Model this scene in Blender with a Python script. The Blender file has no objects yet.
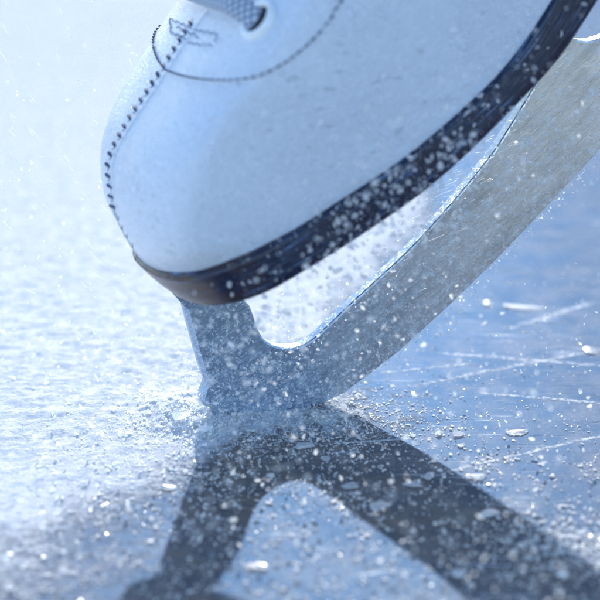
import bpy, bmesh, math, random
import numpy as np
from mathutils import Vector, noise
from mathutils.bvhtree import BVHTree
rng = np.random.default_rng(7)
R_ = math.radians
sc = bpy.context.scene
COL = sc.collection

# ------------------------------------------------------------------ frames
p, psi, f, d = R_(20), R_(20), 1700.0, 0.5667
CF = np.array([0, math.cos(p), -math.sin(p)]); CR = np.array([1., 0, 0]); CU = np.array([0, math.sin(p), math.cos(p)])
CLOC = -(CF + (265 - 300) / f * CR + (300 - 413) / f * CU) * d
u = np.array([math.cos(psi), math.sin(psi), 0.]); n = np.array([math.sin(psi), -math.cos(psi), 0.]); Z = np.array([0, 0, 1.])
th = R_(38)
a = math.cos(th) * u + math.sin(th) * Z; w = -math.sin(th) * u + math.cos(th) * Z
def ray(px, py): return CF + (px - 300) / f * CR + (300 - py) / f * CU
def on_blade_plane(px, py, off=0.):
    r = ray(px, py); t = ((off * n - CLOC) @ n) / (r @ n); return CLOC + t * r
O = on_blade_plane(148, 275)                     # sole tip: origin of the boot's own frame (a back, n to the viewer, w up)
def W(x, y, z):
    x, y, z = np.broadcast_arrays(np.asarray(x, float), y, z)
    return O + x[..., None] * a + y[..., None] * n + z[..., None] * w

# ------------------------------------------------------------------ object helpers
def tag(o, label=None, cat=None, group=None, kind=None):
    for k, v in (('label', label), ('category', cat), ('group', group), ('kind', kind)):
        if v: o[k] = v
    return o
def link(name, me, mat=None, parent=None, smooth=True):
    o = bpy.data.objects.new(name, me); COL.objects.link(o)
    if mat: me.materials.append(mat)
    if parent:
        o.parent = parent
        o.matrix_parent_inverse = parent.matrix_world.inverted()
    me.polygons.foreach_set('use_smooth', [smooth] * len(me.polygons)); me.update()
    return o
def mesh(name, V, F):
    me = bpy.data.meshes.new(name)
    me.from_pydata([tuple(map(float, v)) for v in V], [], [tuple(int(i) for i in q) for q in F]); me.update()
    return me
def big_mesh(name, V, F):
    """fast path, every face with the same corner count"""
    me = bpy.data.meshes.new(name); V = np.asarray(V, np.float32); F = np.asarray(F, np.int32); k = F.shape[1]
    me.vertices.add(len(V)); me.vertices.foreach_set('co', V.ravel())
    me.loops.add(F.size); me.loops.foreach_set('vertex_index', F.ravel())
    me.polygons.add(len(F)); me.polygons.foreach_set('loop_start', np.arange(0, F.size, k, dtype=np.int32))
    me.update(calc_edges=True); return me

# ------------------------------------------------------------------ node helpers
class NT:
    def __init__(s, name):
        s.m = bpy.data.materials.new(name); s.m.use_nodes = True; s.t = s.m.node_tree; s.t.nodes.clear()
        s.out = s.t.nodes.new('ShaderNodeOutputMaterial')
    def n(s, typ, **k):
        nd = s.t.nodes.new(typ); ins = {}
        for kk, v in k.items():
            if kk.startswith('i_'): ins[kk[2:]] = v
            else: setattr(nd, kk, v)
        for kk, v in ins.items():
            key = int(kk) if kk.isdigit() else kk.replace('_', ' ')
            s.set(nd.inputs[key], v)
        return nd
    def set(s, inp, v):
        if isinstance(v, bpy.types.NodeSocket): s.t.links.new(v, inp)
        elif isinstance(v, bpy.types.Node): s.t.links.new(v.outputs[0], inp)
        else:
            if isinstance(v, tuple) and len(v) == 3 and inp.type == 'RGBA': v = (*v, 1)
            inp.default_value = v
    def math(s, op, x, y=0., z=0., clamp=False):
        nd = s.n('ShaderNodeMath', operation=op, use_clamp=clamp)
        for i, v in enumerate((x, y, z)): s.set(nd.inputs[i], v)
        return nd.outputs[0]
    def vmath(s, op, x, y):
        nd = s.n('ShaderNodeVectorMath', operation=op); s.set(nd.inputs[0], x); s.set(nd.inputs[1], y); return nd.outputs[0]
    def mix(s, fac, A, B):
        nd = s.n('ShaderNodeMix', data_type='RGBA'); s.set(nd.inputs[0], fac); s.set(nd.inputs[6], A); s.set(nd.inputs[7], B); return nd.outputs[2]
    def ramp(s, fac, lo, hi, a_=0., b_=1.):
        nd = s.n('ShaderNodeMapRange', interpolation_type='SMOOTHSTEP')
        for i, v in enumerate((fac, lo, hi, a_, b_)): s.set(nd.inputs[i], v)
        return nd.outputs[0]
    def noise(s, vec, scale, detail=4., rough=.55):
        return s.n('ShaderNodeTexNoise', i_Vector=vec, i_Scale=float(scale), i_Detail=float(detail), i_Roughness=rough).outputs[0]
    def vor(s, vec, scale, feature='F1'):
        return s.n('ShaderNodeTexVoronoi', feature=feature, i_Vector=vec, i_Scale=float(scale)).outputs[0]
    def mapping(s, vec, loc=(0, 0, 0), rot=(0, 0, 0), scale=(1, 1, 1)):
        return s.n('ShaderNodeMapping', i_Vector=vec, i_Location=loc, i_Rotation=rot, i_Scale=scale).outputs[0]
    def bump(s, h, dist, strength=1., normal=None):
        nd = s.n('ShaderNodeBump', i_Height=h, i_Distance=dist, i_Strength=strength)
        if normal: s.set(nd.inputs['Normal'], normal)
        return nd.outputs[0]
    def pos(s): return s.n('ShaderNodeNewGeometry').outputs['Position']
    def uv(s): return s.n('ShaderNodeTexCoord').outputs['UV']
    def surf(s, sh): s.t.links.new(sh if isinstance(sh, bpy.types.NodeSocket) else sh.outputs[0], s.out.inputs[0]); return s.m

def snow_material(name='snow', col=(.9, .93, .97), trans=.45, gloss=.12, clear=.22):
    t = NT(name)
    df = t.n('ShaderNodeBsdfDiffuse', i_Color=col); tr = t.n('ShaderNodeBsdfTranslucent', i_Color=col)
    gl = t.n('ShaderNodeBsdfGlossy', i_Color=(1, 1, 1), i_Roughness=.25)
    m1 = t.n('ShaderNodeMixShader', i_0=trans); t.set(m1.inputs[1], df.outputs[0]); t.set(m1.inputs[2], tr.outputs[0])
    m2 = t.n('ShaderNodeMixShader', i_0=gloss); t.set(m2.inputs[1], m1.outputs[0]); t.set(m2.inputs[2], gl.outputs[0])
    tp = t.n('ShaderNodeBsdfTransparent', i_Color=(.97, .985, 1.)); m3 = t.n('ShaderNodeMixShader', i_0=clear); t.set(m3.inputs[1], m2.outputs[0]); t.set(m3.inputs[2], tp.outputs[0])
    # light that has entered a grain leaves it again through the far side
    bf = t.n('ShaderNodeNewGeometry').outputs['Backfacing']; m4 = t.n('ShaderNodeMixShader'); t.set(m4.inputs[0], t.math('MULTIPLY', bf, .9)); t.set(m4.inputs[1], m3.outputs[0]); t.set(m4.inputs[2], tp.outputs[0])
    return t.surf(m4)
SNOW = snow_material(col=(.97, .975, .985), trans=.66)
SPLINT = snow_material('splinter_ice', (.97, .98, .99), .6, .1, .6)
CHIP = snow_material('ice_chip_material', (.95, .97, .99), .6, .15)

def leather(name='white_leather', tint=(.76, .84, .96)):
    t = NT(name); P = t.pos()
    cell = t.n('ShaderNodeTexVoronoi', feature='DISTANCE_TO_EDGE', i_Vector=t.vmath('ADD', P, t.vmath('MULTIPLY', t.n('ShaderNodeTexNoise', i_Vector=P, i_Scale=400.).outputs[1], (.0009,) * 3)), i_Scale=1150.).outputs[0]
    h1 = t.ramp(cell, .0, .22)
    patch = t.ramp(t.noise(P, 30, 2), .30, .70, .7, 1.)
    h = t.math('MULTIPLY', h1, patch)
    nb = t.bump(h, .00018, 1.)
    nb = t.bump(t.noise(P, 60, 2), .0006, .3, nb)
    # faint creases and scuffs
    sc1 = t.noise(t.mapping(P, rot=(.5, .9, .4), scale=(30, 420, 420)), 1, 2)
    sc2 = t.noise(t.mapping(P, rot=(1.1, .3, 1.3), scale=(45, 300, 300)), 1, 3)
    sm = t.math('MAXIMUM', t.ramp(sc1, .67, .74), t.ramp(sc2, .68, .74))
    nb = t.bump(sm, -.00022, 1., nb)
    speck = t.ramp(t.noise(P, 900, 2), .72, .8)
    stain = t.ramp(t.noise(P, 38, 5), .55, .85, 0., .10)
    c = t.mix(stain, tint, (.66, .69, .73)); c = t.mix(t.math('MULTIPLY', sm, .35), c, (.5, .53, .58))
    # scuffing towards the toe cap
    c = t.mix(t.math('MULTIPLY', speck, .35), c, (.35, .40, .48))
    for cx, rad in GRIME:
        dd = t.n('ShaderNodeVectorMath', operation='DISTANCE'); t.set(dd.inputs[0], P); dd.inputs[1].default_value = cx
        g1 = t.ramp(dd.outputs['Value'], rad, rad * .25); g2 = t.ramp(t.noise(P, 1500, 4, .7), .50, .60)
        c = t.mix(t.math('MULTIPLY', t.math('MULTIPLY', g1, g2), .85), c, (.03, .045, .08))
    b = t.n('ShaderNodeBsdfPrincipled', i_Base_Color=c, i_Roughness=t.ramp(t.noise(P, 120, 4), .3, .7, .19, .29), i_Normal=nb)
    b.inputs['Specular IOR Level'].default_value = .55
    return t.surf(b)
GRIME = [(tuple(on_blade_plane(px, py)), r_) for px, py, r_ in ((113, 212, .0045), (121, 231, .0052), (132, 249, .0050))]
LEATHER = leather()

def sole_material():
    t = NT('navy_sole_lacquer'); U = t.uv()
    m = t.mapping(U, scale=(55, 1400, 1))
    s1 = t.noise(m, 1, 3, .6); s2 = t.noise(t.mapping(U, rot=(0, 0, .12), scale=(120, 2600, 1)), 1, 2)
    scr = t.math('MULTIPLY', t.ramp(s1, .53, .72), t.ramp(t.noise(U, 60, 3), .35, .6))
    P = t.pos()
    toe = t.n('ShaderNodeVectorMath', operation='DISTANCE'); t.set(toe.inputs[0], P); toe.inputs[1].default_value = tuple(W(.002, .02, 0))
    c = t.mix(t.math('MULTIPLY', t.ramp(t.noise(P, 90, 3), .35, .6), t.ramp(toe.outputs['Value'], .045, .015)), (.004, .011, .042), (.045, .022, .018))  # brown reflection painted into the navy around the toe
    c = t.mix(t.math('MULTIPLY', scr, .9), c, (.16, .30, .56))  # lacquer scratches, their blue highlight put into the colour
    mid = t.n('ShaderNodeVectorMath', operation='DISTANCE'); t.set(mid.inputs[0], P); mid.inputs[1].default_value = tuple(W(.06, .04, -.015))
    fr = t.math('MULTIPLY', t.ramp(t.noise(P, 700, 4, .7), .60, .68), t.math('MULTIPLY', t.ramp(t.noise(P, 50, 3), .40, .62), t.ramp(mid.outputs['Value'], .075, .025)))
    c = t.mix(t.math('MULTIPLY', fr, .7), c, (.65, .75, .88))
    nb = t.bump(s1, .0004, .7); nb = t.bump(s2, .0002, .6, nb)
    b = t.n('ShaderNodeBsdfPrincipled', i_Base_Color=c, i_Roughness=.17, i_Normal=nb)
    b.inputs['Specular IOR Level'].default_value = .6
    return t.surf(b)
SOLE = sole_material()

def steel_material():
    t = NT('brushed_steel'); P = t.pos()
    # coordinates along / across the blade
    uc = t.n('ShaderNodeVectorMath', operation='DOT_PRODUCT'); t.set(uc.inputs[0], P); uc.inputs[1].default_value = tuple(a)
    wc = t.n('ShaderNodeVectorMath', operation='DOT_PRODUCT'); t.set(wc.inputs[0], P); wc.inputs[1].default_value = tuple(w)
    cv = t.n('ShaderNodeCombineXYZ'); t.set(cv.inputs[0], uc.outputs['Value']); t.set(cv.inputs[1], wc.outputs['Value']); V = cv.outputs[0]
    br = t.noise(t.mapping(V, scale=(90, 3200, 1)), 1, 3)
    br2 = t.noise(t.mapping(V, rot=(0, 0, .5), scale=(150, 2000, 1)), 1, 2)
    along = t.ramp(uc.outputs['Value'], .0, .15)            # reflections painted in: pale grey near the heel, cold blue by the toe
    base = t.mix(along, (.42, .54, .70), (.95, .97, .97))
    base = t.mix(t.ramp(br, .35, .7), base, t.mix(along, (.28, .39, .56), (.80, .83, .83)))
    base = t.mix(t.math('MULTIPLY', t.ramp(t.noise(t.mapping(V, rot=(0, 0, .25), scale=(26, 110, 1)), 1, 4, .6), .42, .68), .55), base, t.mix(along, (.17, .27, .42), (.52, .54, .54)))  # broad darker mottling, uneven reflections painted into the steel
    frost = t.ramp(t.noise(P, 1000, 4, .7), .55, .64)
    frost2 = t.ramp(t.noise(P, 300, 6, .75), .54, .68)
    dens = t.ramp(t.noise(P, 55, 3), .38, .66)
    fr = t.math('MULTIPLY', t.math('MAXIMUM', frost, frost2), t.math('MULTIPLY_ADD', dens, .7, .3))
    nb = t.bump(br, .00012, .5); nb = t.bump(br2, .00008, .4, nb); nb = t.bump(fr, .0003, .6, nb)
    me = t.n('ShaderNodeBsdfPrincipled', i_Base_Color=base, i_Metallic=.85, i_Roughness=t.ramp(br2, .3, .7, .26, .42), i_Normal=nb)
    di = t.n('ShaderNodeBsdfPrincipled', i_Base_Color=(.93, .95, .97), i_Roughness=.6, i_Normal=nb)
    mx = t.n('ShaderNodeMixShader'); t.set(mx.inputs[0], fr); t.set(mx.inputs[1], me.outputs[0]); t.set(mx.inputs[2], di.outputs[0])
    return t.surf(mx)
STEEL = steel_material()
def simple(name, col, rough=.5, metal=0., bump=None):
    t = NT(name); P = t.pos()
    c = t.mix(t.noise(P, 300, 4), col, tuple(min(1, x * 1.25 + .01) for x in col))
    b = t.n('ShaderNodeBsdfPrincipled', i_Base_Color=c, i_Roughness=rough, i_Metallic=metal)
    if bump: t.set(b.inputs['Normal'], t.bump(t.noise(P, bump, 3), .0003, .6))
    return t.surf(b)
THREAD = simple('dark_blue_thread', (.035, .065, .14), .7, bump=2500)
DULL = simple('faded_thread', (.33, .39, .49), .8, bump=2500)
EYE = simple('white_enamel', (.74, .78, .82), .2)
DARK = simple('hole_shade', (.01, .012, .02), .9)  # near-black paint for the shade in the eyelet
EDGE = simple('ground_steel_edge', (.50, .60, .74), .30, .85, bump=900)

# ------------------------------------------------------------------ the skate
skate = bpy.data.objects.new('figure_skate', None); COL.objects.link(skate)
skate.location = tuple(0.02 * u); bpy.context.view_layer.update()
tag(skate, 'white leather figure skate tipped onto its toe pick on the ice', 'ice skate')

I = lambda x, X, Y: np.interp(x, X, Y)
def smooth_interp(X, Y):
    """monotone-ish smooth curve through the points (Catmull-Rom on a fine table)"""
    X = np.array(X, float); Y = np.array(Y, float); m = np.gradient(Y, X)
    def fn(x):
        x = np.clip(np.asarray(x, float), X[0], X[-1]); k = np.clip(np.searchsorted(X, x) - 1, 0, len(X) - 2)
        h = X[k + 1] - X[k]; t = (x - X[k]) / h
        return (2*t**3 - 3*t**2 + 1) * Y[k] + (t**3 - 2*t**2 + t) * h * m[k] + (-2*t**3 + 3*t**2) * Y[k + 1] + (t**3 - t**2) * h * m[k + 1]
    return fn
HB = smooth_interp([0, .055, .08, .095, .12, .15, .19, .23, .26], [.0425, .0437, .0440, .0430, .039, .0350, .0330, .0330, .033])
def sole_g(s, L=.030, e=2.3):
    q = np.clip(s / L, 0, 1); return (1 - (1 - q) ** e) ** (1 / e)
XH = .255
ZB = smooth_interp([0, .002, .005, .01, .02, .03, .04, .06, .08, .1, .12, .14, .155, .18, .26], [-.0010, -.0050, -.0077, -.0092, -.0115, -.0137, -.0158, -.0193, -.0218, -.0229, -.0235, -.0228, -.0194, -.012, -.010])
ZT = smooth_interp([0, .003, .006, .01, .02, .03, .04, .06, .08, .1, .12, .14, .155, .18, .26], [.0070, .0066, .0060, .0050, .0030, .0004, -.0022, -.0057, -.0087, -.0105, -.0116, -.0086, -.0038, .010, .020])

# sole: closed plan outline swept top to bottom
def outline(inset, num=150):
    s = np.concatenate([XH * (np.linspace(0, 1, num) ** 1.9)])
    y = HB(s) * sole_g(s) * np.sqrt(np.clip(sole_g(XH - s, .04, 2.2), 0, 1)) 
    x = s.copy()
    near = np.stack([x, y], 1); yf = HB(s) * sole_g(s, .085, 2.1) * np.sqrt(np.clip(sole_g(XH - s, .04, 2.2), 0, 1)); far = np.stack([x[::-1], -yf[::-1]], 1)[1:-1]
    L = np.concatenate([near, far])
    c = np.array([.12, 0]); T = np.roll(L, -1, 0) - np.roll(L, 1, 0); T /= np.linalg.norm(T, axis=1)[:, None] + 1e-12
    N = np.stack([-T[:, 1], T[:, 0]], 1)          # outwards for this winding?
    if ((L - c) * N).sum() < 0: N = -N
    return L - N * inset, L
def build_sole():
    prof = [(.0045, 0.), (.0012, 0.), (.0003, .04), (0., .12), (.0003, .3), (.0002, .5), (.0004, .75), (.0006, .9), (.0014, .975), (.003, 1.), (.010, 1.0)]
    V = []; arc = None
    for ins, h in prof:
        L, L0 = outline(ins); xb = L0[:, 0]
        z = ZT(xb) * (1 - h) + ZB(xb) * h
        V.append(W(L[:, 0], L[:, 1], z))
        if arc is None: arc = np.concatenate([[0], np.cumsum(np.linalg.norm(np.diff(V[0], axis=0), axis=1))])
    k = len(V[0]); rows = len(V); F = []
    for r in range(rows - 1):
        for i in range(k): F.append((r*k + i, r*k + (i+1) % k, (r+1)*k + (i+1) % k, (r+1)*k + i))
    half = k // 2 + 1
    for base, flip in ((0, False), ((rows-1)*k, True)):      # caps as strips between near and far side
        for i in range(0, half - 1):
            A, B, C_, D_ = base + i, base + i + 1, base + (k - i - 1) % k, base + (k - i) % k
            q = [A, B, C_, D_] if i else [A, B, C_]
            if i == half - 2: q = [A, B, D_]
            q = list(dict.fromkeys(q))
            if len(q) >= 3: F.append(q[::-1] if flip else q)
    me = mesh('outsole', np.concatenate(V), F)
    uvl = me.uv_layers.new(name='UVMap'); hs = np.cumsum([0] + [.001] * (rows - 1)); hs = [pr[1] * .013 for pr in prof]
    for l in me.loops:
        r, i = divmod(l.vertex_index, k); uvl.data[l.index].uv = (arc[i], hs[r])
    bm = bmesh.new(); bm.from_mesh(me); bmesh.ops.recalc_face_normals(bm, faces=bm.faces); bm.to_mesh(me); bm.free()
    return link('outsole', me, SOLE, skate)
build_sole()

# upper: a stack of plan contours
XR = smooth_interp([-.03, .0051, .0146, .0246, .0314, .0358, .0395, .0425, .046, .0515, .06, .075, .10, .14, .22],
                   [.0012, .0014, .0030, .006, .0105, .0155, .0231, .033, .0461, .0669, .092, .122, .145, .158, .160])
LF = smooth_interp([-.03, .004, .014, .03, .05, .075, .22], [.030, .027, .0165, .024, .031, .034, .03])
MZ = smooth_interp([-.03, -.016, -.004, .008, .020, .034, .050, .075, .12, .22], [.940, .955, .985, 1.030, 1.066, 1.086, 1.088, 1.078, .98, .92])
def upper_pt(s, z, side=1):
    """point of the boot's skin at distance s behind the front ridge, level z"""
    xr = XR(z); x = xr + s
    m = MZ(z)
    L_ = LF(z) if side > 0 else np.maximum(LF(z), I(z, [-.03, .002, .012, .022], [.082, .074, .044, .019]))
    y = HB(x) * m * (.80 * sole_g(s, L_, 2.25) + .20 * sole_g(s, .105, 2.0)) * np.clip(sole_g(XH - .004 - x, .045, 2.2), 0, 1) - .0006
    y = np.maximum(y, 0)
    zf = ZT(x) - .003
    return x, y * side, np.maximum(z, zf)
zl = np.concatenate([np.linspace(-.03, .03, 70), np.linspace(.03, .052, 90)[1:], np.linspace(.052, .08, 60)[1:], np.linspace(.08, .2, 25)[1:]])
def build_upper():
    num = 130; V = []; k = None
    for z in zl:
        S = (XH - .004 - XR(z)) * np.linspace(0, 1, num) ** 2.2
        x, y, zz = upper_pt(S, z)
        near = W(x, y, zz); xf, yf, zf = upper_pt(S, z, -1); far = W(xf[1:-1][::-1], yf[1:-1][::-1], zf[1:-1][::-1])
        V.append(np.concatenate([near, far]))
    k = len(V[0]); F = []
    for r in range(len(V) - 1):
        i = np.arange(k); j = (i + 1) % k
        F.append(np.stack([r*k + i, r*k + j, (r+1)*k + j, (r+1)*k + i], 1))
    F = np.concatenate(F); V = np.concatenate(V)
    me = mesh('boot_upper', V, F.tolist())
    bm = bmesh.new(); bm.from_mesh(me); bmesh.ops.remove_doubles(bm, verts=bm.verts, dist=1e-6)
    bnd = [e for e in bm.edges if e.is_boundary]
    bmesh.ops.holes_fill(bm, edges=bnd, sides=0)
    bmesh.ops.recalc_face_normals(bm, faces=bm.faces); bm.to_mesh(me)
    bvh = BVHTree.FromBMesh(bm); bm.free()
    return link('boot_upper', me, LEATHER, skate), bvh
upper, BV = build_upper()
def skin(px, py, lift=0.):
    r = ray(px, py); h, nn, _, _ = BV.ray_cast(Vector(CLOC), Vector(r).normalized())
    if h is None: return None, None
    if nn.dot(Vector(r)) > 0: nn = -nn
    return np.array(h + nn * lift), np.array(nn)
def skin_near(P, lift=0.):
    h, nn, _, _ = BV.find_nearest(Vector(P))
    if nn.dot(Vector(P) - Vector(W(.1, 0, .0))) < 0: nn = -nn
    return np.array(h + nn * lift), np.array(nn)

def tube(pts, rad, seg=6, caps=True, flat=1.):
    pts = np.asarray(pts, float); k = len(pts); rad = np.broadcast_to(rad, k)
    T = np.gradient(pts, axis=0); T /= np.linalg.norm(T, axis=1)[:, None]
    N = np.cross(T, CF + .01); N /= np.linalg.norm(N, axis=1)[:, None]; B = np.cross(T, N)
    an = np.linspace(0, 2*math.pi, seg, endpoint=False)
    V = (pts[:, None] + rad[:, None, None] * (np.cos(an)[None, :, None] * N[:, None] + flat * np.sin(an)[None, :, None] * B[:, None])).reshape(-1, 3)
    F = [(r*seg + i, r*seg + (i+1) % seg, (r+1)*seg + (i+1) % seg, (r+1)*seg + i) for r in range(k-1) for i in range(seg)]
    if caps: F += [tuple(range(seg))[::-1], tuple((k-1)*seg + i for i in range(seg))]
    return V, F
class Acc:
    def __init__(s): s.V = []; s.F = []; s.n = 0
    def add(s, V, F):
        s.V.append(np.asarray(V)); s.F += [tuple(i + s.n for i in q) for q in F]; s.n += len(V)
    def obj(s, name, mat, parent=None, smooth=True): return link(name, mesh(name, np.concatenate(s.V), s.F), mat, parent, smooth)
def resample(pts, step):
    pts = np.array(pts, float); L = np.concatenate([[0], np.cumsum(np.linalg.norm(np.diff(pts, axis=0), axis=1))])
    q = np.arange(0, L[-1], step); return np.stack([np.interp(q, L, pts[:, i]) for i in range(pts.shape[1])], 1)
def catmull(pts, per=8):
    P = np.array(pts, float); P = np.concatenate([[2*P[0]-P[1]], P, [2*P[-1]-P[-2]]]); out = []
    for i in range(1, len(P) - 2):
        for t in np.linspace(0, 1, per, endpoint=False):
            out.append(.5*((2*P[i]) + (P[i+1]-P[i-1])*t + (2*P[i-1]-5*P[i]+4*P[i+1]-P[i+2])*t*t + (3*P[i]-P[i-1]-3*P[i+1]+P[i+2])*t**3))
    out.append(P[-2]); return np.array(out)

# overlay panel (the lacing facing) above the stitched curve, mirrored on the far side
ov_px = catmull([(166, 73), (185, 79), (215, 83), (250, 80), (285, 63), (318, 34), (338, 4), (352, -26), (372, -70)], 10)
near = []
for q in ov_px:
    P, N = skin(*q)
    if P is not None: near.append(P)
near = resample(near, .0011)
loc3 = lambda P: np.array([(P - O) @ a, (P - O) @ n, (P - O) @ w])
Ln = np.array([loc3(P) for P in near])
def outward(G, N):
    L = (G - O); C_ = O + (L @ a)[..., None] * a + ((L @ w) - .022)[..., None] * w - .3 * 0 * n
    return N * np.sign(((G - C_) * N).sum(-1))[..., None]
def facing():
    cols = []
    zs_, ss_ = Ln[:, 2], Ln[:, 0] - XR(Ln[:, 2])
    ss_ = np.maximum(ss_, 0); ss_[0] = 0
    rows = 46
    for side in (1, -1):
        cs = []
        for z0, s0, sT in zip(zs_, ss_, np.linspace(0, 1, len(zs_)) * ss_[-1]):
            q_ = np.linspace(0, 1, rows) ** 1.6
            zz = z0 + (.115 - z0) * q_; ss = s0 + (sT - s0) * q_
            x, y, z = upper_pt(ss, zz, side); P = W(x, y, z)
            cs.append(P)
        cols.append(np.array(cs))
    G = np.concatenate([cols[1][::-1][:-1], cols[0]])          # far ... centre ... near
    # lift along the skin normal; rounded cut edge at the hem
    du = np.gradient(G, axis=0); dv = np.gradient(G, axis=1); N = np.cross(du, dv); N /= np.linalg.norm(N, axis=2)[..., None] + 1e-12
    N = outward(G, N)
    h = .0005 * np.ones(rows)
    V = [G[:, 0] - N[:, 0] * .001, G[:, 0] + N[:, 0] * .0004] + [G[:, j] + N[:, j] * h[j] for j in range(1, rows)]
    V = np.stack(V, 1); A_, B_ = V.shape[:2]
    F = [(i*B_ + j, (i+1)*B_ + j, (i+1)*B_ + j+1, i*B_ + j+1) for i in range(A_-1) for j in range(B_-1)]
    me = mesh('lacing_facing', V.reshape(-1, 3), F)
    bm = bmesh.new(); bm.from_mesh(me); bmesh.ops.recalc_face_normals(bm, faces=bm.faces); bm.to_mesh(me); bv = BVHTree.FromBMesh(bm); bm.free()
    return link('lacing_facing', me, LEATHER, upper), V, bv
facing_o, FV, FB = facing()
def top_skin(px, py, lift=0.):
    r = ray(px, py); best = None
    for bv in (FB, BV):
        h, nn, _, dd = bv.ray_cast(Vector(CLOC), Vector(r).normalized())
        if h is not None and (best is None or dd < best[2]): best = (h, nn, dd)
    if best is None: return None, None
    nn = best[1] if best[1].dot(Vector(r)) < 0 else -best[1]
    return np.array(best[0] + nn * lift), np.array(nn)

def stitch_run(acc, P, N, rad=.00034, length=.0022, gap=.0007, sink=.0002, wob=.1):
    """row of short thread stitches following P"""
    L = np.concatenate([[0], np.cumsum(np.linalg.norm(np.diff(P, axis=0), axis=1))]); s = 0
    while s + length < L[-1]:
        ln = length * rng.uniform(.85, 1.1)
        q = s + np.linspace(0, ln, 5); pts = np.stack([np.interp(q, L, P[:, i]) for i in range(3)], 1); nn = np.stack([np.interp(q, L, N[:, i]) for i in range(3)], 1)
        hump = np.array([-sink, .00025, .0004, .00025, -sink]); acc.add(*tube(pts + nn * hump[:, None], np.array([.6, 1, 1.05, 1, .6]) * rad, 6))
        s += ln + gap * rng.uniform(.7, 1.3)
# hem stitching of the facing, just inside its edge, both sides
acc = Acc(); row = FV[:, 4]; du = np.gradient(FV[:, 4], axis=0); dv = FV[:, 6] - FV[:, 4]; Nn = np.cross(du, dv); Nn /= np.linalg.norm(Nn, axis=1)[:, None]
Nn = outward(FV[:, 4], Nn)
ehem = FV[:, 1] + (FV[:, 3] - FV[:, 1]) / (np.linalg.norm(FV[:, 3] - FV[:, 1], axis=1)[:, None] + 1e-9) * .0006 + Nn * .00028
stitch_run(acc, ehem - Nn * .00008, Nn, .00026, .0019, .0007)
acc.obj('hem_stitching', THREAD, facing_o)

# toe seam: a raised welt along the centre ridge and slanted stitches beside it
seam_px = catmull([(207, 10), (196, 26), (182, 47), (167, 71), (155, 89), (142, 108), (132, 123), (124, 137), (117, 150), (113, 162), (111, 175), (110.5, 188), (111, 200), (114, 212), (119, 225), (126, 238), (135, 252)], 8)
sp = []; sn = []
for q in seam_px:
    P, N = top_skin(q[0] + .5, q[1])
    if P is not None: sp.append(P); sn.append(N)
sp = np.array(sp); sn = np.array(sn)
acc = Acc(); acc.add(*tube(sp - sn * .00022, .00052, 8)); acc.obj('toe_seam', LEATHER, upper)
acc = Acc()
st = resample(np.concatenate([seam_px], 0), 10.2)
for k, q in enumerate(st):
    if q[1] < 20: continue
    j = int(np.argmin(np.linalg.norm(seam_px - q, axis=1))); t_ = seam_px[min(j+1, len(seam_px)-1)] - seam_px[max(j-1, 0)]; t_ = t_ / np.linalg.norm(t_)
    nx = np.array([t_[1], -t_[0]]); nx = nx if nx[0] < 0 else -nx      # outwards, left of the seam
    off = 2.0 + .02 * max(0, 190 - q[1]) * .5 - max(0, min(1, (q[1] - 168) / 24)) * 4.6
    A_ = q + nx * off + t_ * 1.; B_ = q + nx * (off + 5.2) - t_ * 2.4
    pts = []; 
    for tt in np.linspace(0, 1, 5):
        P, N = top_skin(*(A_ * (1-tt) + B_ * tt))
        if P is not None: pts.append(P + N * [-.0002, .0002, .0003, .0002, -.0002][int(round(tt*4))])
    if len(pts) == 5: acc.add(*tube(pts, [.00028, .00046, .00050, .00044, .00026], 6))
    # fine run of thread between two stitches
    C_ = q + nx * (off + 1.5) + t_ * 4.5; pts = []
    for tt in np.linspace(0, 1, 3):
        P, N = top_skin(*(A_ * (1-tt) + C_ * tt))
        if P is not None: pts.append(P + N * .00004)
    if len(pts) == 3: acc.add(*tube(pts, .00013, 5))
acc.obj('toe_stitching', THREAD, upper)
# bar tack: a stitched rectangle crossing the seam
acc = Acc()
zz_ = lambda A, B, m, am: [(A[0] + (B[0]-A[0])*i/m + am*(-1)**i*.35, A[1] + (B[1]-A[1])*i/m + am*(-1)**i) for i in range(m + 1)]
for poly in (zz_((170, 19), (192, 28), 8, 1.6), zz_((171, 33), (187, 39), 7, 1.7), zz_((170, 19), (171, 33), 4, .8), zz_((194, 30), (217, 34), 8, 1.), zz_((188, 43), (213, 46), 8, .9), [(217, 34), (216, 40), (213, 46)], zz_((176, 27), (198, 37), 6, 1.5)):
    P = []; N = []
    for q in catmull(poly, 3):
        a1, b1 = top_skin(*q)
        if a1 is not None: P.append(a1); N.append(b1)
    P = np.array(P); P = P + rng.normal(0, .00012, P.shape); stitch_run(acc, P, np.array(N), .00018, .0016, .0003)
acc.obj('bar_tack', DULL, facing_o)

# eyelet and lace
EP, EN = top_skin(259, 20)
t1 = np.cross(EN, w); t1 /= np.linalg.norm(t1); t2 = np.cross(EN, t1)
def ringed(profile, seg=48, c=None):
    V = []; 
    for r_, h in profile:
        an = np.linspace(0, 2*math.pi, seg, endpoint=False)
        V.append(EP + EN*h + r_*(np.cos(an)[:, None]*t1 + np.sin(an)[:, None]*t2))
    k = seg; F = [(r*k+i, r*k+(i+1) % k, (r+1)*k+(i+1) % k, (r+1)*k+i) for r in range(len(V)-1) for i in range(k)]
    return np.concatenate(V), F
acc = Acc(); acc.add(*ringed([(.0066, -.0006), (.0065, .0006), (.0061, .0014), (.0054, .0019), (.0047, .0017), (.0042, .0010), (.0040, .0001), (.0040, -.002)]))
ring = acc.obj('eyelet', EYE, facing_o)
V, F = ringed([(.0042, .00035), (.0030, .0004), (.0012, .0004)]); k = 48
F.append(tuple(2*k + i for i in range(k)))
V2 = V.copy(); link('eyelet_hole_shade', mesh('eyelet_hole_shade', V2, F), DARK, ring)  # dark disc over the facing stands in for the shade inside the hole
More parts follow.
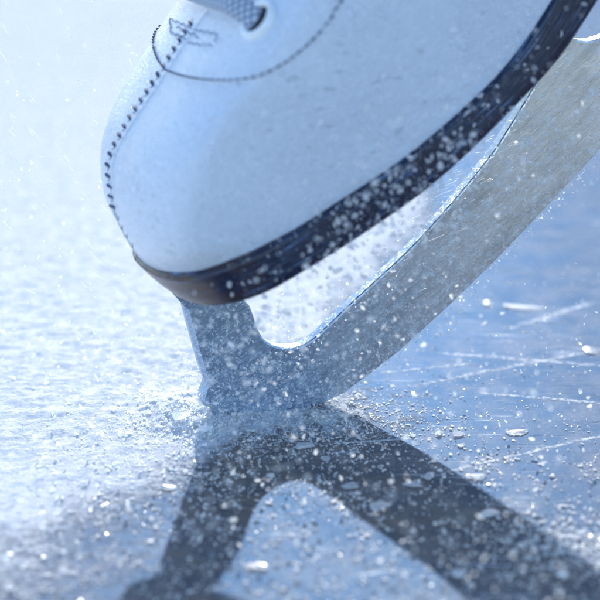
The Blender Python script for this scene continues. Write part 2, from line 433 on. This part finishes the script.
def lace_material():
    t = NT('white_woven_lace'); U = t.uv()
    w1 = t.n('ShaderNodeTexWave', i_Vector=t.mapping(U, rot=(0, 0, .7)), i_Scale=170.); w2 = t.n('ShaderNodeTexWave', i_Vector=t.mapping(U, rot=(0, 0, -.7)), i_Scale=170.)
    h = t.math('MULTIPLY', w1.outputs[1], w2.outputs[1])
    c = t.mix(t.ramp(h, .0, .45), (.20, .26, .38), (.66, .72, .80))
    return t.surf(t.n('ShaderNodeBsdfPrincipled', i_Base_Color=c, i_Roughness=.8, i_Normal=t.bump(h, .00045, 1.)))
def build_lace():
    pin = EP + EN * .0001 + t1 * 0
    pts = [EP - EN * .002 + (top_skin(257, 22)[0] - EP) * .6]
    for q, lf in (((255, 18), .0004), ((248, 13), .0030), ((240, 9), .0047), ((222, 4), .0048), ((202, -3), .0048), ((182, -9), .0050), ((160, -17), .0058)):
        P, N = top_skin(*q); 
        if P is None: pts.append(pts[-1] + (pts[-1] - pts[-2])); continue
        pts.append(P + N * lf)
    last = pts[-1] + (pts[-1] - pts[-2]) * 1.2 - np.array([0, 0, .002]); pts.append(last)
    pts = catmull(pts, 8)
    V, F = tube(pts, .0036, 20, True, .42)
    # roll the flat section so that the wide side lies on the leather
    me = mesh('lace', V, F); uvl = me.uv_layers.new(name='UVMap')
    L = np.concatenate([[0], np.cumsum(np.linalg.norm(np.diff(pts, axis=0), axis=1))])
    for pl in me.polygons:
        for li in pl.loop_indices:
            r, i = divmod(me.loops[li].vertex_index, 20); uvl.data[li].uv = (L[r], i / 20 * .018)
    return link('lace', me, lace_material(), skate)
build_lace()

# ------------------------------------------------------------------ blade
TH = .0021
img = [(184, 306), (188, 322), (193, 340), (198, 358), (204, 377), (206, 383), (202, 395), (201, 403), (205, 407), (213, 409), (216, 420), (226, 413), (233, 424), (244, 414), (254, 424), (264, 413), (276, 421),
       (286, 411), (300, 412), (314, 409), (325, 403), (345, 393), (372, 373), (400, 351), (450, 305.5), (500, 256.5), (550, 204), (600, 150), (640, 104), (690, 40), (740, -30), (790, -110), (822, -170), (812, -186)]
top_img = [(585, -75), (640, -40), (630, 2), (615, 30), (598, 39), (586, 41), (574, 38)]
mid_img = [(536, 84), (523, 106), (510, 127), (496, 149), (479, 171), (460, 194), (440, 217), (420, 239), (399, 260), (376, 281), (352, 303), (330, 324), (311, 341), (296, 347.5), (284, 348), (273, 345), (264, 339), (258, 329), (254, 317), (250, 306)]
def pl(q): P = on_blade_plane(q[0], q[1], TH); return P - n * TH
pts = [pl(q) for q in catmull(img[:8], 3)[:-1]] + [pl(q) for q in img[7:]]
up_ = lambda P, h: P + w * h
heel_top = W(.235, 0, -.006); P_top0 = W(.200, 0, -.008)
pts += [heel_top, P_top0]
pts += [pl(q) for q in catmull(top_img[2:], 3)]
A0 = pl(top_img[-1]); A1 = pl(mid_img[0])
def into_sole(P, dz=-.010): L = loc3(P); return W(L[0], 0, max(L[2], dz) if False else dz)
pts += [into_sole(A0), into_sole(A1)]
pts += [pl(q) for q in catmull(mid_img, 3)]
pts += [into_sole(pl(mid_img[-1]), -.008), into_sole(pl(img[0]), -.004)]
bm = bmesh.new()
vs = [bm.verts.new(tuple(P + n * TH)) for P in pts]; fc = bm.faces.new(vs)
res = bmesh.ops.extrude_face_region(bm, geom=[fc]); nv = [g for g in res['geom'] if isinstance(g, bmesh.types.BMVert)]
bmesh.ops.translate(bm, verts=nv, vec=Vector(-n * 2 * TH))
bm.verts.ensure_lookup_table(); bm.verts.index_update()
nearset = set(vs); N0 = len(pts)
order = {v: i for i, v in enumerate(vs)}
# wide chamfer on the camera-side front edge, small ones elsewhere
front = [e for e in bm.edges if all(v in order for v in e.verts) and max(order[v] for v in e.verts) <= 23 and abs(order[e.verts[0]] - order[e.verts[1]]) == 1]
top_e = [e for e in bm.edges if all(v in order for v in e.verts) and e not in front and abs(order[e.verts[0]] - order[e.verts[1]]) == 1]
bmesh.ops.bevel(bm, geom=top_e, offset=.0007, segments=2, profile=.5, affect='EDGES', clamp_overlap=True)
front = [e for e in front if e.is_valid]
bmesh.ops.bevel(bm, geom=front, offset=.0021, segments=1, profile=.5, affect='EDGES', clamp_overlap=True)
bmesh.ops.triangulate(bm, faces=[q for q in bm.faces if len(q.verts) > 4]); bmesh.ops.recalc_face_normals(bm, faces=bm.faces)
me = bpy.data.meshes.new('blade'); bm.to_mesh(me); bm.free()
blade = link('blade', me, STEEL, skate, smooth=False)

# ------------------------------------------------------------------ the ice
def value_noise(X, Y, sc_, seed=0):
    r = np.random.default_rng(seed); T = r.random((256, 256)); xs, ys = X * sc_, Y * sc_
    xi, yi = np.floor(xs).astype(int), np.floor(ys).astype(int); fx, fy = xs - xi, ys - yi
    fx = fx*fx*(3-2*fx); fy = fy*fy*(3-2*fy); g = lambda i, j: T[i & 255, j & 255]
    return (g(xi, yi)*(1-fx) + g(xi+1, yi)*fx)*(1-fy) + (g(xi, yi+1)*(1-fx) + g(xi+1, yi+1)*fx)*fy
def fbm(X, Y, sc_, oct_=4, seed=0): return sum(value_noise(X, Y, sc_*2**k, seed+k) * .5**k for k in range(oct_)) / sum(.5**k for k in range(oct_))
ss = lambda x, lo, hi: (lambda t: t*t*(3-2*t))(np.clip((x-lo)/(hi-lo), 0, 1))
def snow_mask(X, Y):
    edge = X - (-.006 + .34 * np.clip(Y, 0, .22) + .56 * np.clip(Y, -.2, 0)) + .040 * (fbm(X, Y, 38, 3, 5) - .5)
    sf = .6 * np.clip(-Y, 0, .2); m = 1 - ss(edge, -.035 - sf, .030 + sf)
    near_fade = ss(Y - .25 * X, -.085, -.015)                 # thins out towards the foreground
    return m * (.80 + .20 * near_fade) * (1 - .30 * ss(Y, .2, .6))
def height(X, Y):
    m = snow_mask(X, Y)
    r = np.hypot(X - .002, (Y + .002) * 1.0)
    crust = (fbm(X, Y * 1.4, 150, 5, 11) - .45) * .0013 + (fbm(X, Y, 620, 3, 17) - .5) * .0007
    ring = np.exp(-((r - .016) / .012) ** 2)
    mound = (.0035 * np.exp(-(((X + .022) / .018) ** 2 + ((Y - .002) / .014) ** 2)) + .0008 * np.exp(-(((X - .005) / .03) ** 2 + ((Y + .004) / .009) ** 2))) * (.45 + 1.1 * fbm(X, Y, 190, 4, 21))
    h = m * crust * ss(.45 - np.hypot(X, Y), 0, .25) + mound + ring * (fbm(X, Y, 420, 4, 31) - .48) * .0030
    return h + (fbm(X, Y, 30, 2, 41) - .5) * .0006 * ss(1. - np.hypot(X, Y), 0, .6)
def axis(m, half, step):
    k = np.arange(-m, m + 1) / m; lin = step * m * k
    far = np.sign(k) * (np.abs(k) ** 9) * (half - step * m); return lin + far
xs_ = axis(330, 150, .00085) + .01; ys_ = axis(330, 150, .0009) + .06
GX, GY = np.meshgrid(xs_, ys_, indexing='ij'); GZ = height(GX, GY)
NX, NY = GX.shape; idx = np.arange(NX * NY).reshape(NX, NY)
F = np.stack([idx[:-1, :-1], idx[1:, :-1], idx[1:, 1:], idx[:-1, 1:]], -1).reshape(-1, 4)
me = big_mesh('ice', np.stack([GX, GY, GZ], -1).reshape(-1, 3), F)
at = me.attributes.new('snow', 'FLOAT', 'POINT')
prox = np.exp(-((np.hypot(GX - .008, GY * 1.5) / .040) ** 2)) * (.2 + .9 * fbm(GX, GY, 240, 4, 51))
at.data.foreach_set('value', np.clip(snow_mask(GX, GY) + .75 * prox, 0, 1).ravel().astype(np.float32))
def gxy(px, py):
    r = ray(px, py); q = CLOC - CLOC[2] / r[2] * r; return float(q[0]), float(q[1])
CUTS = [(gxy(*A_), gxy(*B_), w_) for A_, B_, w_ in (((405, 388), (620, 343), .0016), ((505, 330), (600, 300), .0022), ((372, 374), (480, 362), .0012), ((430, 476), (640, 424), .0012), ((470, 392), (620, 404), .0015), ((-20, 478), (130, 446), .0013), ((430, 352), (620, 366), .0018))]
def ice_material():
    t = NT('skated_ice'); P = t.pos()
    sn = t.n('ShaderNodeAttribute', attribute_name='snow').outputs['Fac']
    brk = t.noise(P, 260, 5, .65); brk2 = t.noise(P, 60, 4, .6)
    sm = t.math('ADD', sn, t.math('MULTIPLY', t.math('SUBTRACT', t.math('ADD', t.math('MULTIPLY', brk, .5), t.math('MULTIPLY', t.math('ADD', brk2, t.noise(t.mapping(P, scale=(14, 34, 1)), 1, 4, .6)), .25)), .5), 1.7))
    snow = t.ramp(sm, .18, .72)
    # skating scratches: three families of long thin marks
    PW = t.vmath('ADD', P, t.vmath('MULTIPLY', t.n('ShaderNodeTexNoise', i_Vector=P, i_Scale=9.).outputs[1], (.03, .03, 0)))
    def scr(rot, sx, sy, lo, hi, seed):
        return t.ramp(t.noise(t.mapping(PW, loc=(seed, seed * .7, 0), rot=(0, 0, rot), scale=(sx, sy, 1)), 1, 3, .6), lo, hi)
    s1 = scr(.16, 34, 400, .62, .70, 3.1); s2 = scr(-.42, 22, 300, .63, .70, 8.3); s3 = scr(.75, 14, 480, .655, .71, 5.7)
    frostpatch = t.math('MAXIMUM', t.ramp(t.noise(t.mapping(P, scale=(14, 40, 1)), 1, 4, .6), .50, .72), t.ramp(t.noise(t.mapping(P, scale=(5, 16, 1)), 1, 3, .5), .48, .66))
    grain = t.ramp(t.noise(P, 800, 3, .7), .56, .70)
    scratches = t.math('MAXIMUM', t.math('MAXIMUM', s1, s2), s3)
    frost = t.math('MAXIMUM', t.math('MULTIPLY', scratches, t.math('MULTIPLY', t.ramp(t.noise(P, 22, 3), .40, .62), .8)), t.math('MULTIPLY', frostpatch, t.math('MULTIPLY_ADD', grain, .38, .06)))
    frost = t.math('MAXIMUM', frost, t.math('MULTIPLY', grain, .07))
    # single long cuts left by earlier skaters, edges chipped and frosted
    sep = t.n('ShaderNodeSeparateXYZ', i_Vector=P); wob = t.math('MULTIPLY', t.math('SUBTRACT', t.noise(P, 160, 4), .5), .0022)
    for (ax, ay), (bx, by), wd_ in CUTS:
        L = math.hypot(bx - ax, by - ay); tx, ty = (bx - ax) / L, (by - ay) / L
        al = t.math('ADD', t.math('MULTIPLY', t.math('SUBTRACT', sep.outputs[0], ax), tx), t.math('MULTIPLY', t.math('SUBTRACT', sep.outputs[1], ay), ty))
        ac = t.math('ADD', t.math('MULTIPLY', t.math('SUBTRACT', sep.outputs[0], ax), -ty), t.math('MULTIPLY', t.math('SUBTRACT', sep.outputs[1], ay), tx))
        ac = t.math('ABSOLUTE', t.math('ADD', t.math('ADD', ac, wob), t.math('MULTIPLY', t.math('POWER', t.math('ABSOLUTE', al), 2.), .35)))
        msk = t.math('MULTIPLY', t.ramp(ac, wd_, wd_ * .2), t.math('MULTIPLY', t.ramp(al, 0, L * .15), t.ramp(al, L, L * .8)))
        msk = t.math('MULTIPLY', msk, t.ramp(t.noise(P, 420, 4, .7), .38, .58))
        frost = t.math('MAXIMUM', frost, t.math('MULTIPLY', msk, .8))
    cover = t.math('MAXIMUM', snow, frost)
    h = t.math('ADD', t.math('MULTIPLY', t.noise(t.mapping(P, scale=(35, 60, 1)), 1, 4), .00025), t.math('MULTIPLY', t.noise(P, 500, 4, .65), .00009))
    h = t.math('ADD', h, t.math('MULTIPLY', cover, .0002)); h = t.math('SUBTRACT', h, t.math('MULTIPLY', scratches, .00012))
    rough_n = t.math('MULTIPLY', t.math('MULTIPLY', t.noise(P, 380, 6, .75), snow), .0019)
    nb = t.bump(t.math('ADD', h, rough_n), 1., .8)
    body = t.mix(t.ramp(t.noise(P, 60, 6, .65), .35, .65), (.225, .158, .094), (.115, .086, .058))
    df = t.n('ShaderNodeBsdfDiffuse', i_Color=body, i_Normal=nb)
    gl = t.n('ShaderNodeBsdfGlossy', i_Color=(.17, .50, .97), i_Roughness=.60, i_Normal=nb)
    clear = t.n('ShaderNodeMixShader', i_0=.080); t.set(clear.inputs[1], df.outputs[0]); t.set(clear.inputs[2], gl.outputs[0])
    sd = t.n('ShaderNodeBsdfDiffuse', i_Color=t.mix(t.ramp(t.noise(P, 210, 6, .72), .38, .60), (.63, .69, .76), (.90, .90, .885)), i_Normal=nb)
    mx = t.n('ShaderNodeMixShader'); t.set(mx.inputs[0], cover); t.set(mx.inputs[1], clear.outputs[0]); t.set(mx.inputs[2], sd.outputs[0])
    return t.surf(mx)
ice = tag(link('ice', me, ice_material()), kind='structure')

# ------------------------------------------------------------------ loose ice: shards, crumbs, spray
bm = bmesh.new(); bmesh.ops.create_icosphere(bm, subdivisions=1, radius=1.)
TV = np.array([v.co[:] for v in bm.verts]); TF = np.array([[v.index for v in q.verts] for q in bm.faces]); bm.free()
def rand_rot(k):
    q = rng.normal(size=(k, 4)); q /= np.linalg.norm(q, axis=1)[:, None]; x, y, z, s = q.T
    return np.stack([np.stack([1-2*(y*y+z*z), 2*(x*y-z*s), 2*(x*z+y*s)], -1), np.stack([2*(x*y+z*s), 1-2*(x*x+z*z), 2*(y*z-x*s)], -1), np.stack([2*(x*z-y*s), 2*(y*z+x*s), 1-2*(x*x+y*y)], -1)], 1)
def cloud(name, P, size, mat, aniso=(1, .65, .40), jit=.42, flat_z=None, direction=None, parent=None):
    k = len(P); T = TV[None] * (1 + rng.uniform(-jit, jit, (k, len(TV), 1)))
    T = T * (np.array(aniso) * rng.uniform(.7, 1.3, (k, 3)))[:, None, :]
    if direction is not None:
        dx = direction / np.linalg.norm(direction, axis=-1)[:, None]; e1 = np.cross(dx, [0.3, .2, 1.]); e1 /= np.linalg.norm(e1, axis=1)[:, None]; e2 = np.cross(dx, e1)
        M = np.stack([dx, e1, e2], -1)
    else: M = rand_rot(k)
    T = np.einsum('kij,kvj->kvi', M, T)
    if flat_z: T[..., 2] *= flat_z
    V = (T * size[:, None, None] + P[:, None]).reshape(-1, 3)
    Fc = (TF[None] + (np.arange(k) * len(TV))[:, None, None]).reshape(-1, 3)
    return link(name, big_mesh(name, V, Fc), mat, parent, smooth=False)
def hz(X, Y): return height(X, Y)
def sizes(k, lo, hi, power=3.): return lo + (hi - lo) * rng.random(k) ** power

# crumbs lying on the ice
PX = []; SZ = []
def scatter(k, fx, fy, lo, hi, power=3., keep=None):
    x, y = fx(k), fy(k)
    if keep is not None: m = rng.random(k) < keep(x, y); x, y = x[m], y[m]
    s = sizes(len(x), lo, hi, power); PX.append(np.stack([x, y, hz(x, y) + s * .35], 1)); SZ.append(s)
U_ = lambda lo, hi: (lambda k: rng.uniform(lo, hi, k)); Nn_ = lambda m, s: (lambda k: rng.normal(m, s, k))
scatter(9500, Nn_(.004, .027), Nn_(-.007, .015), .00007, .00075, 3.5)
scatter(1800, Nn_(-.016, .014), Nn_(-.002, .010), .00015, .0013, 3.5)
clump = lambda x, y: ss(fbm(x, y, 70, 3, 61), .46, .66)
scatter(10000, U_(-.12, .17), U_(-.13, .12), .00006, .00048, 3.2, clump)
scatter(900, U_(-.07, .11), U_(-.14, -.03), .0005, .0011, 2.5)
scatter(9000, U_(-.06, .12), U_(-.13, -.01), .00012, .0008, 3., lambda x, y: .25 + .75 * clump(x, y))
scatter(9000, U_(-.15, .0), U_(-.06, .2), .0001, .0008, 4, clump)
scatter(1100, Nn_(.088, .012), Nn_(-.092, .009), .0002, .0010, 3)
scatter(2600, U_(.02, .16), U_(-.03, .16), .00008, .00055, 4, clump)
crumbs = tag(cloud('snow_crumbs', np.concatenate(PX), np.concatenate(SZ), SNOW, flat_z=.75), 'fine white snow crumbs scattered over the ice around the blade', 'snow crumbs', kind='stuff')

# frost and flecks thrown up along the blade and the sole
PX = []; SZ = []
k = 7500; s_ = rng.random(k) ** 1.25; along = -.030 + s_ * .19; x0 = along
low = np.interp(along, [-.03, .0, .0214, .0485, .0667, .0848, .103, .1211, .16], [.004, .000, .001, .016, .030, .045, .0617, .0793, .118])
hgt = low + np.abs(rng.normal(0, .016, k)); off = TH + .0002 + np.abs(rng.normal(0, .006, k)) * (rng.random(k) < .5)
PX.append(along[:, None] * u + hgt[:, None] * Z + off[:, None] * n); SZ.append(sizes(k, .00008, .00055, 3.2))
k = 1700; x = np.abs(rng.normal(.058, .034, k)); PX.append(W(x, HB(x) + rng.normal(.008, .010, k).clip(.0006), rng.normal(-.016, .010, k))); SZ.append(sizes(k, .0001, .0013, 4.5))
k = 800; x = rng.normal(.085, .035, k); PX.append(W(x, .052 + np.abs(rng.normal(.0, .02, k)), rng.normal(.008, .018, k))); SZ.append(sizes(k, .0002, .0011, 3))
k = 2000; x = rng.normal(.05, .05, k); PX.append(W(x, rng.normal(-.01, .03, k), rng.normal(-.043, .012, k))); SZ.append(sizes(k, .00008, .00034, 3))
k = 1600; q = rng.random(k) ** .8; an = rng.normal(2.3, .45, k); r_ = .02 + q * .22
PX.append(np.stack([-.012 + r_ * np.cos(an) * 1.1, rng.normal(.02, .05, k), np.abs(r_ * np.sin(an)) * .8], 1)); SZ.append(sizes(k, .00008, .0007, 4))
k = 3800; PX.append(np.stack([rng.uniform(-.07, .11, k), rng.uniform(-.17, -.01, k), .003 + .055 * rng.random(k) ** 1.4], 1)); SZ.append(sizes(k, .00012, .00095, 3.2))
k = 900; PX.append(np.stack([rng.uniform(-.02, .17, k), rng.uniform(-.05, .12, k), np.abs(rng.normal(0, .03, k))], 1)); SZ.append(sizes(k, .00008, .0005, 4))
P_ = np.concatenate(PX); S_ = np.concatenate(SZ); ok = P_[:, 2] > hz(P_[:, 0], P_[:, 1]) + .0003; P_, S_ = P_[ok], S_[ok]
tag(cloud('ice_spray', P_, S_, SNOW, aniso=(1.1, .75, .5)), 'white ice spray flying up around the blade and sole', 'ice spray', kind='stuff')
# splinters shaved off by the pick, flying with the spray
k = 900; r_ = rng.uniform(.03, .26, k); an = rng.normal(2.2, .30, k); dirn = np.stack([np.cos(an), rng.normal(0, .2, k), np.sin(an)], 1)
P1 = np.stack([-.012 + r_ * np.cos(an), rng.normal(.03, .04, k), r_ * np.sin(an)], 1)
k2 = 700; x = rng.normal(.105, .022, k2); P2 = W(x, TH + np.abs(rng.normal(0, .012, k2)), rng.normal(-.040, .009, k2)); d2 = np.tile(.93 * u + .30 * Z, (k2, 1)) + rng.normal(0, .12, (k2, 3))
PP = np.concatenate([P1, P2]); DD = np.concatenate([dirn, d2]); ok = PP[:, 2] > .004
tag(cloud('ice_splinters', PP[ok], sizes(int(ok.sum()), .0005, .0028, 3.5), SPLINT, aniso=(1, .065, .05), jit=.15, direction=DD[ok]), 'thin white ice splinters flying off the toe pick', 'ice splinters', kind='stuff')

# individual larger chips lying on the ice
def ground(px, py):
    r = ray(px, py); t = -CLOC[2] / r[2]; return CLOC + t * r
def chip(px, py, wx, wy, hh, label, seed):
    g = ground(px, py); bm = bmesh.new(); bmesh.ops.create_icosphere(bm, subdivisions=3, radius=1.)
    rr = random.Random(seed); planes = [(Vector((rr.gauss(0, 1), rr.gauss(0, 1), rr.gauss(0, .8))).normalized(), rr.uniform(.45, .85)) for _ in range(14)]
    rot = seed * 1.7
    for v in bm.verts:
        c = v.co.copy(); f1 = 1 + .55 * (noise.noise(c * 1.3 + Vector((seed * 3.1, 0, 7))) ) + .30 * noise.noise(c * 3.1 + Vector((0, seed * 2.3, 1))) + .14 * noise.noise(c * 8 + Vector((seed, 2, 0)))
        c *= f1
        for pn, pd in planes:                     # broken facets
            e_ = c.dot(pn) - pd
            if e_ > 0: c = c - pn * e_
        c.z = max(c.z, -.35)
        v.co = (c.x * wx * .85, c.y * wy * .85, c.z * hh * .8)
    me = bpy.data.meshes.new('ice_chip'); bm.to_mesh(me); bm.free()
    o = link('ice_chip', me, CHIP, smooth=False); o.location = (g[0], g[1], float(hz(np.array(g[0]), np.array(g[1]))) + hh * .3); o.rotation_euler = (0, 0, .25 * math.sin(rot))
    return tag(o, label, 'ice chip', 'larger ice chips lying on the ice')
chips = [
 (306, 447, .0042, .0034, .0012, 'flat white ice chip in the dark shadow just below the blade tip'),
 (326, 459, .0026, .0020, .0009, 'small ice chip at the edge of the light patch below the blade'),
 (271, 476, .0022, .0018, .0010, 'rounded ice chip at the top left corner of the light patch'),
 (350, 487, .0040, .0030, .0010, 'bluish ice chip on the inner edge of the diagonal shadow'),
 (381, 507, .0062, .0032, .0010, 'long flat ice chip lying half in the diagonal shadow'),
 (413, 486, .0056, .0022, .0009, 'thin pale ice sliver lying across the diagonal shadow'),
 (429, 477, .0026, .0034, .0012, 'upright pointed ice chip at the upper edge of the diagonal shadow'),
 (475, 477, .0052, .0030, .0011, 'triangular ice chip on blue ice right of the diagonal shadow'),
 (489, 514, .0054, .0032, .0014, 'thick bright ice chip on the outer edge of the diagonal shadow'),
 (460, 574, .0034, .0030, .0016, 'round white ice lump blurred in the foreground shadow'),
 (563, 576, .0030, .0028, .0015, 'blurred ice lump at the lower right end of the shadow'),
 (458, 435, .0040, .0022, .0014, 'jagged white ice crumb pile standing on blue ice right of the blade'),
 (438, 434, .0020, .0020, .0016, 'small upright ice crumb left of the jagged crumb pile'),
 (413, 436, .0014, .0014, .0012, 'lone round ice crumb on blue ice near the shadow edge'),
 (462, 446, .0022, .0016, .0009, 'dark edged ice chip just below the jagged crumb pile'),
 (516, 433, .0062, .0030, .0009, 'low wide ice flake lying by itself on the right'),
 (590, 351, .0046, .0034, .0012, 'white ice flake at the far right beyond the scratches'),
 (520, 308, .0110, .0040, .0008, 'long pale ice sliver lying on the far blue ice right of the blade'),
 (487, 304, .0030, .0034, .0012, 'small upright ice shard beside the lower edge of the blade'),
 (170, 488, .0040, .0022, .0012, 'bright oval ice chip on the frosty ice left of the shadow'),
 (255, 567, .0046, .0026, .0012, 'flat ice chip at the lower left edge of the light patch'),
 (8, 556, .0024, .0024, .0014, 'blurred ice lump at the far left of the foreground'),
 (205, 434, .0048, .0024, .0022, 'broken ice lump heaped against the front of the toe pick'),
 (180, 424, .0052, .0032, .0028, 'rounded snow lump on the left flank of the toe pick mound'),
]
for i, c in enumerate(chips): chip(*c, seed=i + 1)

# ------------------------------------------------------------------ camera, light
cam = bpy.data.cameras.new('camera'); co = bpy.data.objects.new('camera', cam); COL.objects.link(co)
co.location = tuple(CLOC); co.rotation_euler = (math.pi / 2 - p, 0, 0); cam.sensor_width = 36; cam.lens = f / 600 * 36; cam.clip_start = .02; cam.clip_end = 500
cam.dof.use_dof = True; cam.dof.focus_distance = .558; cam.dof.aperture_fstop = 9.; cam.dof.aperture_blades = 0
sc.camera = co
AZ, EL = R_(.3), R_(23.3)
sd = np.array([math.sin(AZ) * math.cos(EL), math.cos(AZ) * math.cos(EL), math.sin(EL)])
sun = bpy.data.lights.new('sun', 'SUN'); sun.energy = 2.8; sun.angle = R_(.53); sun.color = (1, .95, .88)
so = bpy.data.objects.new('sun', sun); COL.objects.link(so); so.rotation_euler = Vector(sd).to_track_quat('Z', 'Y').to_euler()
wd = bpy.data.worlds.new('World'); sc.world = wd; wd.use_nodes = True; nt = wd.node_tree
bg = nt.nodes['Background']; sky = nt.nodes.new('ShaderNodeTexSky'); sky.sky_type = 'NISHITA'; sky.sun_disc = False
sky.sun_elevation = EL; sky.sun_rotation = AZ; sky.dust_density = .3; sky.air_density = 1.0; sky.ozone_density = 3.
nt.links.new(sky.outputs[0], bg.inputs[0]); bg.inputs[1].default_value = .15
sc.view_settings.view_transform = 'Standard'; sc.view_settings.look = 'None'; sc.view_settings.exposure = 1.06; sc.view_settings.gamma = 1
sc.render.engine = 'CYCLES'; sc.cycles.use_denoising = True; sc.cycles.max_bounces = 6; sc.cycles.transparent_max_bounces = 6; sc.cycles.use_adaptive_sampling = True; sc.cycles.adaptive_threshold = .02; sc.cycles.sample_clamp_indirect = 6
